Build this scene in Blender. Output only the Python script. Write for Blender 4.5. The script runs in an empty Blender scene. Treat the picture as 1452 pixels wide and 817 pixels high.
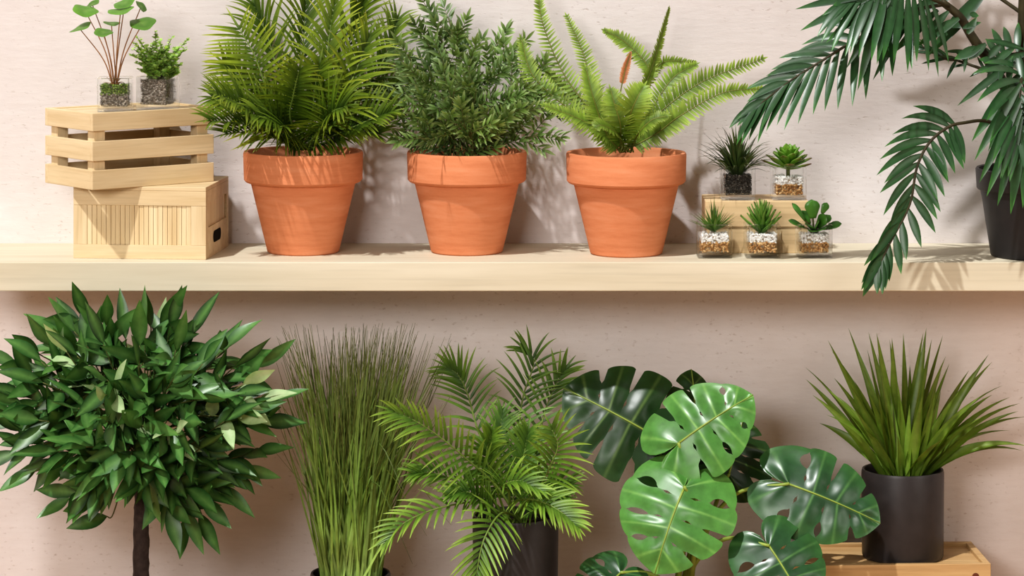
import bpy, bmesh, math, random
from mathutils import Vector, Matrix
R = math.radians
sc = bpy.context.scene
col = sc.collection
rng = random.Random(11)
U = rng.uniform
PI = math.pi

# ------------------------------------------------------------------ camera model (level, shifted lens)
F, DC, ZC = 4500.0, 4.725, 0.569          # focal in px, camera distance from the wall, camera height over shelf top
def P(px, py, Y):
    d = DC + Y
    return Vector(((px - 726) / F * d, Y, ZC - (py + 197) / F * d))
cam = bpy.data.cameras.new('camera'); co = bpy.data.objects.new('camera', cam); col.objects.link(co)
co.location = (0, -DC, ZC); co.rotation_euler = (PI / 2, 0, 0)
cam.sensor_width = 36; cam.lens = 36 * F / 1452; cam.shift_y = -(408.5 + 197) / 1452
cam.clip_end = 50
sc.camera = co

# ------------------------------------------------------------------ materials
def s2l(c):
    return tuple(((v / 255) / 12.92 if v / 255 <= .04045 else ((v / 255 + .055) / 1.055) ** 2.4) for v in c) + (1,)
class NT:
    def __init__(s, name):
        s.m = bpy.data.materials.new(name); s.m.use_nodes = True; s.t = s.m.node_tree; s.n = s.t.nodes; s.n.clear()
        s.out = s.n.new('ShaderNodeOutputMaterial')
    def add(s, typ, **kw):
        n = s.n.new(typ)
        for k, v in kw.items():
            if k in n.inputs.keys() if isinstance(k, str) and k[0].isupper() else False: n.inputs[k].default_value = v
            else: setattr(n, k, v)
        return n
    def l(s, a, b): s.t.links.new(a, b)
    def coord(s, scale=(1, 1, 1), kind='Object'):
        tc = s.add('ShaderNodeTexCoord'); mp = s.add('ShaderNodeMapping'); mp.inputs['Scale'].default_value = scale
        s.l(tc.outputs[kind], mp.inputs[0]); return mp.outputs[0]
    def noise(s, vec, scale, detail=4, rough=.55):
        n = s.add('ShaderNodeTexNoise'); n.inputs['Scale'].default_value = scale; n.inputs['Detail'].default_value = detail
        n.inputs['Roughness'].default_value = rough; s.l(vec, n.inputs['Vector']); return n.outputs['Fac']
    def ramp(s, fac, stops):
        r = s.add('ShaderNodeValToRGB'); e = r.color_ramp.elements
        while len(e) < len(stops): e.new(.5)
        for i, (p, c) in enumerate(stops): e[i].position = p; e[i].color = c if len(c) == 4 else s2l(c)
        s.l(fac, r.inputs[0]); return r.outputs[0]
    def mix(s, fac, a, b, typ='MIX'):
        m = s.add('ShaderNodeMix'); m.data_type = 'RGBA'; m.blend_type = typ
        for i, v in ((0, fac), (6, a), (7, b)):
            if hasattr(v, 'is_output'): s.l(v, m.inputs[i])
            else: m.inputs[i].default_value = v
        return m.outputs[2]
    def math(s, op, a, b=0):
        m = s.add('ShaderNodeMath'); m.operation = op
        for i, v in ((0, a), (1, b)):
            if hasattr(v, 'is_output'): s.l(v, m.inputs[i])
            else: m.inputs[i].default_value = v
        return m.outputs[0]
    def bump(s, h, strength, dist=.001):
        b = s.add('ShaderNodeBump'); b.inputs['Strength'].default_value = strength; b.inputs['Distance'].default_value = dist
        s.l(h, b.inputs['Height']); return b.outputs[0]
    def bsdf(s, color, rough=.5, normal=None, spec=.5, **kw):
        p = s.add('ShaderNodeBsdfPrincipled')
        for k, v in (('Base Color', color), ('Roughness', rough), ('Normal', normal), ('Specular IOR Level', spec)):
            if v is None: continue
            if hasattr(v, 'is_output'): s.l(v, p.inputs[k])
            else: p.inputs[k].default_value = v
        for k, v in kw.items(): p.inputs[k].default_value = v
        s.l(p.outputs[0], s.out.inputs[0]); return p

def mat_wall():
    t = NT('plaster'); v = t.coord((1, 1, 1)); vs = t.coord((.5, 1, 2.2))
    big = t.noise(v, 3.0, 5); fine = t.noise(vs, 55, 6, .65); pits = t.noise(t.coord((.8, 1, 1.5)), 120, 3)
    c = t.ramp(big, [(.3, (212, 204, 201)), (.7, (223, 217, 216))])
    c = t.mix(.10, c, t.ramp(fine, [(.3, (190, 170, 158)), (.7, (250, 242, 238))]))
    pm = t.ramp(pits, [(.60, (0, 0, 0)), (.75, (255, 255, 255))])
    zone = t.ramp(t.noise(v, 5.5, 3), [(.40, (0, 0, 0)), (.58, (255, 255, 255))])
    pz = t.mix(1.0, pm, zone, 'MULTIPLY')
    c = t.mix(t.math('MULTIPLY', pz, .5), c, s2l((150, 126, 112)))
    h = t.math('SUBTRACT', t.math('MULTIPLY', fine, .8), t.math('MULTIPLY', pz, .8))
    t.bsdf(c, .85, t.bump(h, .22, .003), .2); return t.m
def mat_wood(name, a, b, axis=0, scale=1.0, rough=.55, contrast=.5):
    t = NT(name); s = [22 * scale] * 3; s[axis] = 1.6 * scale
    v = t.coord(tuple(s)); n1 = t.noise(v, 2.2, 5, .6)
    s2 = [130 * scale] * 3; s2[axis] = 4 * scale
    n2 = t.noise(t.coord(tuple(s2)), 2.0, 3)
    c = t.ramp(n1, [(.3, a), (.72, b)])
    c = t.mix(t.math('MULTIPLY', t.ramp(n2, [(.52, (0, 0, 0)), (.75, (255, 255, 255))]), contrast), c, tuple(x * .62 for x in s2l(a)[:3]) + (1,))
    t.bsdf(c, rough, t.bump(n2, .12, .0006), .3); return t.m
def mat_terracotta():
    t = NT('terracotta'); v = t.coord((1, 1, 7)); n1 = t.noise(v, 12, 5, .6); n2 = t.noise(t.coord(), 260, 3)
    big = t.noise(t.coord(), 14, 3)
    c = t.ramp(n1, [(.25, (194, 120, 82)), (.5, (208, 135, 96)), (.78, (217, 150, 114))])
    c = t.mix(t.ramp(big, [(.4, (0, 0, 0)), (.75, (90, 90, 90))]), c, s2l((229, 158, 120)))
    c = t.mix(t.ramp(n2, [(.66, (0, 0, 0)), (.75, (120, 120, 120))]), c, s2l((180, 100, 66)))
    h = t.math('ADD', t.math('MULTIPLY', n1, .6), t.math('MULTIPLY', n2, .35))
    t.bsdf(c, .88, t.bump(h, .5, .0012), .15); return t.m
def mat_plain(name, c, rough=.5, spec=.5, var=.12, scale=60):
    t = NT(name); n = t.noise(t.coord(), scale, 4)
    k = s2l(c); cc = t.ramp(n, [(.3, tuple(x * (1 - var) for x in k[:3]) + (1,)), (.7, tuple(min(1, x * (1 + var)) for x in k[:3]) + (1,))])
    t.bsdf(cc, rough, t.bump(n, .1, .0008), spec); return t.m
def mat_glass():
    t = NT('clear_glass')
    g = t.add('ShaderNodeBsdfGlass'); g.inputs['IOR'].default_value = 1.3; g.inputs['Roughness'].default_value = .0
    g.inputs['Color'].default_value = (.97, .985, .98, 1)
    n = t.noise(t.coord(), 40, 2); t.l(t.bump(n, .05, .001), g.inputs['Normal'])
    tr = t.add('ShaderNodeBsdfTransparent'); m = t.add('ShaderNodeMixShader'); m.inputs[0].default_value = .6
    t.l(g.outputs[0], m.inputs[1]); t.l(tr.outputs[0], m.inputs[2]); t.l(m.outputs[0], t.out.inputs[0]); return t.m
def mat_leaf(name, base, mid, tip, rough=.4, trans=.22, var=.5, vein=None, spec=.5, mp=.5, hue=.0, bump=.0):
    """leaf: colour runs base > mid > tip along the blade, each blade a little lighter or darker"""
    t = NT(name); at = t.add('ShaderNodeAttribute'); at.attribute_name = 'tint'
    sep = t.add('ShaderNodeSeparateColor'); t.l(at.outputs['Color'], sep.inputs[0])
    r, g, b = sep.outputs
    c = t.ramp(r, [(0, base), (mp, mid), (1, tip)])
    val = t.math('ADD', t.math('MULTIPLY', g, var), 1 - var / 2)
    hs = t.add('ShaderNodeHueSaturation'); t.l(c, hs.inputs['Color']); t.l(val, hs.inputs['Value'])
    if hue: t.l(t.math('ADD', t.math('MULTIPLY', g, -hue), .5 + hue / 2), hs.inputs['Hue'])
    c = hs.outputs[0]
    if vein: c = t.mix(t.math('MULTIPLY', b, .75), c, s2l(vein))
    n = t.noise(t.coord(), 70, 3)
    c = t.mix(.25, c, t.ramp(n, [(.3, (90, 90, 90)), (.7, (230, 230, 230))]), 'OVERLAY')
    p = t.bsdf(c, rough, t.bump(n, bump, .002) if bump else None, spec)
    tr = t.add('ShaderNodeBsdfTranslucent'); br = t.mix(1.0, c, (1.25, 1.15, .6, 1), 'MULTIPLY'); t.l(br, tr.inputs[0])
    m = t.add('ShaderNodeMixShader'); m.inputs[0].default_value = trans
    t.l(p.outputs[0], m.inputs[1]); t.l(tr.outputs[0], m.inputs[2]); t.l(m.outputs[0], t.out.inputs[0]); return t.m
def mat_gravel(name, stops):
    t = NT(name); at = t.add('ShaderNodeAttribute'); at.attribute_name = 'tint'
    sep = t.add('ShaderNodeSeparateColor'); t.l(at.outputs['Color'], sep.inputs[0])
    c = t.ramp(sep.outputs[1], stops); t.bsdf(c, .7, t.bump(t.noise(t.coord(), 900, 2), .3, .0005)); return t.m

M = dict(
    wall=mat_wall(),
    shelf=mat_wood('pale_pine', (197, 187, 163), (215, 207, 186), 0, .55, .6, .25),
    crate=mat_wood('light_wood', (202, 177, 136), (226, 207, 171), 0, 1.1, .6, .3),
    crate_v=mat_wood('light_wood_upright', (202, 177, 136), (226, 207, 171), 2, 1.1, .6, .3),
    bamboo=mat_wood('bamboo_strip', (208, 182, 138), (230, 211, 173), 2, 1.5, .55, .3),
    block=mat_wood('block_wood', (202, 172, 128), (226, 200, 158), 0, 1, .6, .3),
    oak=mat_wood('honey_wood', (172, 136, 92), (206, 174, 126), 0, .9, .45, .5),
    floor=mat_wood('floor_wood', (170, 130, 98), (196, 158, 124), 0, .4, .7, .3),
    terra=mat_terracotta(),
    black=mat_plain('matt_black_ceramic', (46, 42, 42), .42, .45, .15),
    plastic=mat_plain('black_plastic', (40, 38, 39), .5, .4, .1),
    soil=mat_plain('dark_soil', (52, 40, 30), .95, .1, .5, 200),
    greysoil=mat_plain('grey_fibre', (133, 121, 108), .9, .15, .45, 300),
    moss=mat_plain('green_moss', (92, 112, 44), .95, .1, .5, 350),
    dark=mat_plain('dark_granules', (66, 60, 54), .9, .2, .6, 500),
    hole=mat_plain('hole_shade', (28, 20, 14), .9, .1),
    bark=mat_plain('dark_bark', (62, 53, 50), .85, .2, .4, 90),
    twig=mat_plain('green_twig', (92, 96, 52), .6, .3, .3),
    redstem=mat_plain('reddish_stem', (150, 104, 62), .5, .4, .2),
    glass=mat_glass(),
    white_gravel=mat_gravel('white_stone', [(0, (214, 210, 206)), (1, (250, 248, 245))]),
    brown_gravel=mat_gravel('brown_stone', [(0, (128, 86, 44)), (.5, (178, 132, 78)), (1, (222, 188, 138))]),
    palm=mat_leaf('palm_leaflet', (50, 76, 18), (116, 140, 38), (154, 168, 62), .45, .25, .95, hue=.03, spec=.35),
    palm_stalk=mat_plain('palm_stalk', (106, 128, 54), .5, .4, .15),
    willow=mat_leaf('slim_leaf', (74, 100, 44), (112, 142, 74), (160, 182, 130), .4, .2, 1.15, hue=.02),
    fern=mat_leaf('fern_pinna', (84, 112, 32), (126, 152, 54), (158, 178, 84), .5, .22, .7),
    fern_brown=mat_leaf('brown_pinna', (150, 90, 50), (186, 122, 78), (206, 150, 110), .6, .2, .4),
    fern_stalk=mat_plain('fern_stalk', (112, 116, 46), .5, .4, .2),
    big=mat_leaf('broad_palm_leaflet', (26, 54, 24), (38, 78, 40), (72, 134, 48), .34, .1, .8, mp=.74, spec=.5, vein=(58, 92, 58)),
    big_stalk=mat_plain('brown_green_stalk', (58, 52, 32), .6, .3, .35),
    bay=mat_leaf('bay_leaf', (30, 64, 28), (42, 86, 38), (58, 108, 48), .36, .12, 1.3, vein=(104, 146, 78), spec=.5, hue=.04),
    bay_pale_lit=mat_leaf('pale_sunlit_bay_leaf', (150, 182, 120), (164, 194, 136), (176, 204, 150), .45, .2, .35, vein=(196, 214, 168)),
    grass=mat_leaf('grass_blade', (152, 178, 94), (116, 148, 64), (94, 98, 52), .5, .22, .8, mp=.4),
    areca=mat_leaf('areca_leaflet', (56, 88, 28), (102, 138, 48), (140, 170, 78), .42, .22, .85, hue=.03, spec=.4),
    yucca=mat_leaf('yucca_blade', (92, 124, 34), (104, 138, 42), (84, 112, 40), .4, .2, .6, vein=(126, 146, 62), mp=.5),
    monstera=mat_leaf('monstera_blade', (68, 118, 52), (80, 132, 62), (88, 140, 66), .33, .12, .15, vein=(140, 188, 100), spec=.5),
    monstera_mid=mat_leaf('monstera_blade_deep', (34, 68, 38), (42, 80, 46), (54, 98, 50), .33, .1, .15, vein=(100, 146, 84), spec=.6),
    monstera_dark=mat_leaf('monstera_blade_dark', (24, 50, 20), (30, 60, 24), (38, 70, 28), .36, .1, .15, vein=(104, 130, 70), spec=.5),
    petiole=mat_plain('green_petiole', (138, 156, 70), .45, .4, .15),
    pilea=mat_leaf('round_leaf', (70, 116, 40), (82, 128, 42), (92, 136, 48), .4, .2, .6, vein=(140, 176, 84)),
    tiny=mat_leaf('tiny_leaf', (134, 174, 76), (166, 202, 104), (196, 220, 142), .45, .3, .8),
    rosemary=mat_leaf('thin_dark_blade', (58, 82, 38), (74, 98, 50), (80, 82, 52), .4, .15, .8),
    echev=mat_leaf('rosette_leaf', (150, 190, 70), (112, 160, 58), (122, 74, 52), .4, .2, .4, mp=.62),
    aloe=mat_leaf('fleshy_leaf', (62, 104, 34), (90, 136, 48), (116, 152, 66), .4, .15, .5),
    spike=mat_leaf('spiky_leaf', (70, 112, 44), (88, 126, 50), (104, 112, 56), .4, .15, .6),
    jade=mat_leaf('oval_leaf', (92, 144, 52), (80, 138, 52), (86, 146, 60), .35, .15, .4),
)

# ------------------------------------------------------------------ mesh helpers
def spline(pts, n):
    pts = [Vector(p) for p in pts]
    if len(pts) == 2: return [pts[0].lerp(pts[1], i / n) for i in range(n + 1)]
    q = [2 * pts[0] - pts[1]] + pts + [2 * pts[-1] - pts[-2]]
    segs = len(pts) - 1; out = []
    for i in range(n + 1):
        u = i / n * segs; k = min(int(u), segs - 1); t = u - k
        a, b, c, d = q[k:k + 4]
        out.append(.5 * ((2 * b) + (c - a) * t + (2 * a - 5 * b + 4 * c - d) * t * t + (3 * b - a - 3 * c + d) * t ** 3))
    return out
PROF = {
    'palm': lambda t: min(1, (t / .12 + .12)) ** .8 * max(0, 1 - t ** 2.6) ** .9,
    'broad': lambda t: (.35 + .65 * min(1, t / .3)) * max(0, 1 - max(0, (t - .45) / .55) ** 1.8) ,
    'oval': lambda t: max(.02, math.sin(PI * min(1, t * .98 + .01) ** .92)) ** .85,
    'bay': lambda t: max(.02, math.sin(PI * t ** .9)) ** .95 * (1 - .25 * t),
    'pinna': lambda t: (.8 + .2 * min(1, t / .2)) * max(0, 1 - t ** 2.2) ** .8,
    'spike': lambda t: (.8 + .2 * math.sin(PI * min(1, t * 1.6))) * max(0, 1 - t ** 1.7),
    'blade': lambda t: (.5 + .5 * min(1, t / .4)) * max(0, 1 - max(0, (t - .35) / .65) ** 1.6),
    'grass': lambda t: max(0, 1 - t ** 1.3),
    'spoon': lambda t: (.4 + .6 * min(1, t / .62)) * max(0, 1 - max(0, (t - .55) / .45) ** 2.4) ** .6,
}
class MB:
    def __init__(s): s.v = []; s.f = []; s.c = []
    def tube(s, pts, r0, r1, n=6, tint=(.2, .5, 0)):
        b = len(s.v); N = len(pts)
        up = Vector((.123, .9, .3))
        for i, p in enumerate(pts):
            d = (pts[min(i + 1, N - 1)] - pts[max(i - 1, 0)]).normalized()
            a = d.cross(up).normalized(); c = d.cross(a); r = r0 + (r1 - r0) * i / (N - 1)
            for k in range(n):
                s.v.append(p + (a * math.cos(2 * PI * k / n) + c * math.sin(2 * PI * k / n)) * r); s.c.append(tint)
        for i in range(N - 1):
            for k in range(n):
                s.f.append((b + i * n + k, b + i * n + (k + 1) % n, b + (i + 1) * n + (k + 1) % n, b + (i + 1) * n + k))
        s.f.append(tuple(b + k for k in range(n))[::-1]); s.f.append(tuple(b + (N - 1) * n + k for k in range(n)))
    def leaf(s, p, d, nrm, L, W, prof='palm', n=6, droop=0., bend=0., fold=.3, g=None, wob=0., t0=0., t1=1.):
        d = d.normalized(); side = d.cross(nrm)
        if side.length < 1e-4: side = d.cross(Vector((1, .2, .1)))
        side.normalize(); up = side.cross(d)
        g = U(0, 1) if g is None else g
        b = len(s.v); c = Vector(p); fn = PROF[prof]; ph = U(0, 6)
        for i in range(n + 1):
            t = i / n
            w = fn(t) * W / 2
            dd = (d + Vector((0, 0, -1)) * droop * t + up * bend * t).normalized()
            n2 = side.cross(dd).normalized()
            wz = n2 * (w * wob * math.sin(ph + t * 7))
            tt = t0 + (t1 - t0) * t
            s.v += [c - side * w * math.cos(fold) + n2 * w * math.sin(fold) + wz, c, c + side * w * math.cos(fold) + n2 * w * math.sin(fold) - wz]
            s.c += [(tt, g, 0), (tt, g, 1), (tt, g, 0)]
            c = c + dd * (L / n)
        for i in range(n):
            k = b + i * 3
            s.f += [(k, k + 1, k + 4, k + 3), (k + 1, k + 2, k + 5, k + 4)]
    def build(s, name, mat, parent, clamp=True, smooth=True, solid=0):
        o0 = parent_world(parent)
        me = bpy.data.meshes.new(name)
        vs = []
        for v in s.v:
            y = v.y
            if clamp and y > -.004: y = -.004 - .0005 * ((v.x * 977) % 1)
            vs.append((v.x - o0.x, y - o0.y, v.z - o0.z))
        me.from_pydata(vs, [], s.f)
        a = me.attributes.new('tint', 'FLOAT_COLOR', 'POINT')
        a.data.foreach_set('color', [x for c in s.c for x in (c[0], c[1], c[2], 1)])
        if smooth: me.polygons.foreach_set('use_smooth', [True] * len(me.polygons))
        me.materials.append(mat); me.update()
        o = bpy.data.objects.new(name, me); col.objects.link(o)
        if parent is not None: o.parent = parent
        if solid:
            md = o.modifiers.new('thickness', 'SOLIDIFY'); md.thickness = solid; md.offset = 0
        return o
def parent_world(p):
    v = Vector((0, 0, 0))
    while p is not None: v += p.location; p = p.parent
    return v
def tag(o, label=None, cat=None, group=None, kind=None):
    if label: o['label'] = label
    if cat: o['category'] = cat
    if group: o['group'] = group
    if kind: o['kind'] = kind
    return o
def empty(name, loc, label, cat, group=None):
    o = bpy.data.objects.new(name, None); col.objects.link(o); o.location = loc; o.empty_display_size = .02
    return tag(o, label, cat, group)
def bm_obj(name, bm, mat, parent, smooth=False, bevel=0, mats=None):
    me = bpy.data.meshes.new(name); bm.normal_update(); bm.to_mesh(me); bm.free()
    if smooth: me.polygons.foreach_set('use_smooth', [True] * len(me.polygons))
    for m in (mats or [mat]): me.materials.append(m)
    o = bpy.data.objects.new(name, me); col.objects.link(o)
    if parent is not None: o.parent = parent
    if bevel:
        md = o.modifiers.new('bevel', 'BEVEL'); md.width = bevel; md.segments = 2; md.limit_method = 'ANGLE'
    return o
def box_bm(boxes):
    bm = bmesh.new()
    for (x0, x1, y0, y1, z0, z1) in boxes:
        bmesh.ops.create_cube(bm, size=1, matrix=Matrix.Translation(((x0 + x1) / 2, (y0 + y1) / 2, (z0 + z1) / 2)) @ Matrix.Diagonal((x1 - x0, y1 - y0, z1 - z0, 1)))
    return bm
def lathe(name, prof, mat, parent, n=72, smooth_angle=35):
    bm = bmesh.new(); rings = []
    for r, z in prof:
        rings.append([bm.verts.new((r * math.cos(2 * PI * k / n), r * math.sin(2 * PI * k / n), z)) for k in range(n)])
    for a, b in zip(rings, rings[1:]):
        for k in range(n): bm.faces.new((a[k], a[(k + 1) % n], b[(k + 1) % n], b[k]))
    bm.faces.new(rings[0][::-1]); bm.faces.new(rings[-1])
    bmesh.ops.recalc_face_normals(bm, faces=bm.faces)
    o = bm_obj(name, bm, mat, parent, True)
    for e in o.data.edges: pass
    me = o.data; me.set_sharp_from_angle(angle=R(smooth_angle)); return o
def soil_disc(r, z, parent, mat=None, name='soil'):
    bm = bmesh.new(); n = 40; prev = None
    rr = random.Random(3)
    rings = [[bm.verts.new((q * r * math.cos(2 * PI * k / n), q * r * math.sin(2 * PI * k / n), z + rr.uniform(-.002, .003))) for k in range(n)] for q in (.25, .5, .75, 1)]
    for a, b in zip(rings, rings[1:]):
        for k in range(n): bm.faces.new((a[k], a[(k + 1) % n], b[(k + 1) % n], b[k]))
    bm.faces.new(rings[0])
    return bm_obj(name, bm, mat or M['soil'], parent, True)

# ------------------------------------------------------------------ setting
w = bm_obj('wall_back', box_bm([(-2.6, 2.6, 0, .06, -.62, 1.4)]), M['wall'], None); tag(w, kind='structure')
f = bm_obj('floor', box_bm([(-2.6, 2.6, -2.2, .06, -.66, -.62)]), M['floor'], None); tag(f, kind='structure')
sh = bm_obj('wall_shelf', box_bm([(-1.0, 1.0, -.225, 0, -.041, 0)]), M['shelf'], None, bevel=.0012)
tag(sh, 'long thick pale pine shelf board running across the wall', 'shelf')

# ------------------------------------------------------------------ crates and blocks
def crate():
    th = R(38); Lx, Ly, H = .203, .134, .1085
    c = P(131, 268, -.239); c.z = .1036
    t = empty('slatted_crate', c, 'slatted wooden crate set at an angle on top of the box', 'crate')
    t.rotation_euler.z = th
    s = .0065; hz = [(0, .0275), (.0405, .0685), (.083, .1085)]
    for (z0, z1) in hz:
        bm_obj('slat', box_bm([(0, Lx, 0, s, z0, z1)]), M['crate'], t, bevel=.0008)
        bm_obj('slat', box_bm([(0, Lx, Ly - s, Ly, z0, z1)]), M['crate'], t, bevel=.0008)
        bm_obj('slat', box_bm([(0, s, s, Ly - s, z0, z1)]), M['crate_y'], t, bevel=.0008)
        bm_obj('slat', box_bm([(Lx - s, Lx, s, Ly - s, z0, z1)]), M['crate_y'], t, bevel=.0008)
    q = .018
    for x0 in (s, Lx - s - q):
        for y0 in (s, Ly - s - q):
            bm_obj('corner_post', box_bm([(x0, x0 + q, y0, y0 + q, .001, H - .006)]), M['crate_v'], t, bevel=.0008)
    bm_obj('top_board', box_bm([(s, Lx - s, s, Ly - s, H - .0055, H - .002)]), M['crate'], t)
    return t, c, th
M['crate_y'] = mat_wood('light_wood_side', (202, 177, 136), (226, 207, 171), 1, 1.1, .6, .3)
CR, CRC, CRT = crate()
CRZ = CRC.z + .1085 - .002

def storage_box():
    c = P(104, 365.3, -.178); c.z = 0
    t = empty('storage_box', c, 'closed wooden box with bamboo strip front below the slatted crate', 'box')
    t.rotation_euler.z = R(-6)
    Lx, Ly, H, q = .193, .166, .1034, .007
    # carcass: five boards
    bm_obj('carcass', box_bm([(q, Lx - q, Ly - q, Ly, 0, H), (0, q, q, Ly, 0, H), (q, Lx - q, q, Ly - q, 0, q)]), M['crate'], t)
    bm_obj('lid', box_bm([(0, Lx, 0, Ly, H - .006, H)]), M['crate'], t, bevel=.0008)
    bm_obj('front_rail', box_bm([(0, Lx, 0, q, H - .027, H - .006)]), M['crate'], t, bevel=.0006)
    bm_obj('front_rail', box_bm([(0, Lx, 0, q, 0, .020)]), M['crate'], t, bevel=.0006)
    for x0, x1 in ((0, .020), (Lx - .022, Lx)):
        bm_obj('front_stile', box_bm([(x0, x1, .0002, q, .020, H - .027)]), M['crate_v'], t, bevel=.0006)
    n = 22; x0 = .020; wd = (Lx - .042) / n; bm = bmesh.new()
    bs = [(x0 + i * wd + .0002, x0 + (i + 1) * wd - .0002, .0014 + .0003 * (i % 3), q, .020, H - .027) for i in range(n)]
    bm_obj('bamboo_panel', box_bm(bs), M['bamboo'], t, bevel=.0003)
    # right side: frame with recessed strips and a flat dark face painted as the hand slot's shade
    bm_obj('side_frame', box_bm([(Lx - q, Lx, q, .018, .0, H - .006), (Lx - q, Lx, Ly - .014, Ly, 0, H - .006), (Lx - q, Lx, .018, Ly - .014, H - .024, H - .006),
                                (Lx - q, Lx, .018, Ly - .014, 0, .017), (Lx - q, Lx, .018, Ly - .014, .017, .044)]), M['crate'], t)
    bs = [(Lx - q, Lx - .0025, .018 + i * .0145 + .0004, .018 + (i + 1) * .0145 - .0004, .044, H - .024) for i in range(9)]
    bm_obj('side_panel', box_bm(bs), M['bamboo'], t)
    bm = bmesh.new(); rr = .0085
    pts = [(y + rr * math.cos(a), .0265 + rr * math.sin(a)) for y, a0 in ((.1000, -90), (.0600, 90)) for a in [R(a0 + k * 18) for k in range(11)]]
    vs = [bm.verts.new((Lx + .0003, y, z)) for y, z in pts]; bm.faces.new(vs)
    bm_obj('hand_slot_shade', bm, M['hole'], t)
    # rounded lip round the slot
    return t
storage_box()

def block(z0, z1, x0, x1, y0, y1, label):
    c = Vector(((x0 + x1) / 2, (y0 + y1) / 2, z0))
    o = bm_obj('wooden_block', box_bm([(x0 - c.x, x1 - c.x, y0 - c.y, y1 - c.y, 0, z1 - z0)]), M['block'], None, bevel=.001)
    o.location = c; return tag(o, label, 'block', 'stacked wooden blocks')
BX0, BX1 = P(1000, 300, -.122).x, P(1146, 300, -.122).x
block(0, .0382, BX0 + .002, BX1 - .001, -.122, -.034, 'lower wooden block lying on the shelf behind the front glass cubes')
block(.0382, .0764, BX0, BX1, -.124, -.034, 'upper wooden block carrying two glass cube plants')

TX0, TX1 = P(1100, 800, -.195).x, P(1403, 800, -.195).x
def tray_crate():
    z1 = -.4356; y0, y1 = -.195, -.045
    c = Vector(((TX0 + TX1) / 2, (y0 + y1) / 2, -.62))
    t = empty('wooden_crate', c, 'honey coloured wooden crate with shallow tray top under the tallest black pot', 'crate')
    t.rotation_euler.z = R(2.5)
    a, b = (TX1 - TX0) / 2, (y1 - y0) / 2; q = .010; h = z1 + .62
    bm_obj('top_rail', box_bm([(-a, a, -b, -b + q, h - .03, h), (-a, a, b - q, b, h - .03, h), (-a, -a + q, -b + q, b - q, h - .03, h), (a - q, a, -b + q, b - q, h - .03, h)]), M['oak'], t, bevel=.001)
    bm_obj('tray_board', box_bm([(-a + q, a - q, -b + q, b - q, h - .012, h - .005)]), M['oak'], t)
    bm_obj('side_board', box_bm([(-a, a, -b, -b + q, 0, h - .034), (-a, a, b - q, b, 0, h - .034), (-a, -a + q, -b + q, b - q, 0, h - .034), (a - q, a, -b + q, b - q, 0, h - .034)]), M['oak'], t, bevel=.001)
    bm = bmesh.new(); bmesh.ops.create_circle(bm, cap_ends=True, segments=20, radius=.005, matrix=Matrix.Translation((a - .022, -b - .0003, h - .018)) @ Matrix.Rotation(PI / 2, 4, 'X'))
    bm_obj('screw_plug', bm, M['knot'], t)
    for x in (-a + .012, a - .024):
        bm_obj('batten', box_bm([(x, x + .012, -b + q + .001, -b + q + .013, .002, h - .014)]), M['oak'], t)
M['knot'] = mat_plain('knot', (96, 44, 20), .6)
tray_crate()
TRAYZ = -.4356 - .005

# ------------------------------------------------------------------ pots
def terracotta(px, Y, label, name):
    c = P(px, 300, Y); c.z = 0
    t = empty(name, c, label, 'potted plant')
    lathe('terracotta_pot', [(.020, .001), (.050, 0), (.0523, .002), (.0763, .1015), (.0795, .1015), (.0835, .1030), (.0862, .1060), (.0872, .1440), (.0860, .1470), (.0810, .1470), (.0795, .1440), (.0690, .100), (.047, .008)], M['terra'], t)
    soil_disc(.0745, .122, t)
    return t, c

# ------------------------------------------------------------------ frond
def frond(parent, ctrl, Yc, n=24, L=70, W=5, ang=(62, 24), nrm=(0, -1, .25), droop=.35, lift=.2, prof='palm', mat='palm', stalk='palm_stalk',
          lp=None, t0=.25, r=(.0022, .0007), fold=.35, g=(0, 1), name='frond', nseg=6, lr=(1, 1), am=(1, 1), bend=0., jit=.1, wob=0.):
    pts = spline([P(x, y, Yc + dy / 1000.) for x, y, dy in ctrl], 40)
    nv = Vector(nrm).normalized(); mm = (DC + Yc) / F
    m = MB()
    for i in range(n):
        u = i / (n - 1); t = t0 + (1 - t0) * u
        k = min(39, int(t * 40)); fr = t * 40 - k
        p = pts[k].lerp(pts[k + 1], fr) if k < 40 else pts[40]
        tg = (pts[min(40, k + 1)] - pts[max(0, k - 1)]).normalized()
        sd = tg.cross(nv).normalized(); nn = sd.cross(tg).normalized()
        lf = (lp or (lambda u: (.5 + .5 * math.sin(PI * min(1, u * .85 + .12) ** .8)) * (1 - .35 * u)))(u)
        for sg in (-1, 1):
            sc_ = lr[0] if sg < 0 else lr[1]
            if sc_ <= 0: continue
            a = R((ang[0] + (ang[1] - ang[0]) * u) * (am[0] if sg < 0 else am[1]) + U(-6, 6))
            d = tg * math.cos(a) + sd * sg * math.sin(a) + nn * (lift + U(-jit, jit))
            ln = (nn - sd * sg * .35).normalized()
            m.leaf(p, d, ln, L * mm * lf * sc_ * U(.9, 1.08), W * mm * (.75 + .25 * lf), prof, nseg, droop * U(.6, 1.3), bend, fold, U(*g), wob)
    # end leaflet
    tg = (pts[40] - pts[38]).normalized()
    m.leaf(pts[40], tg, nv, L * mm * .4, W * mm * .7, prof, nseg, droop * .5, 0, fold, U(*g))
    o = m.build(name, M[mat], parent)
    s = MB(); s.tube(pts, r[0], r[1], 6); st = s.build('stalk', M[stalk], o)
    return o

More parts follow.
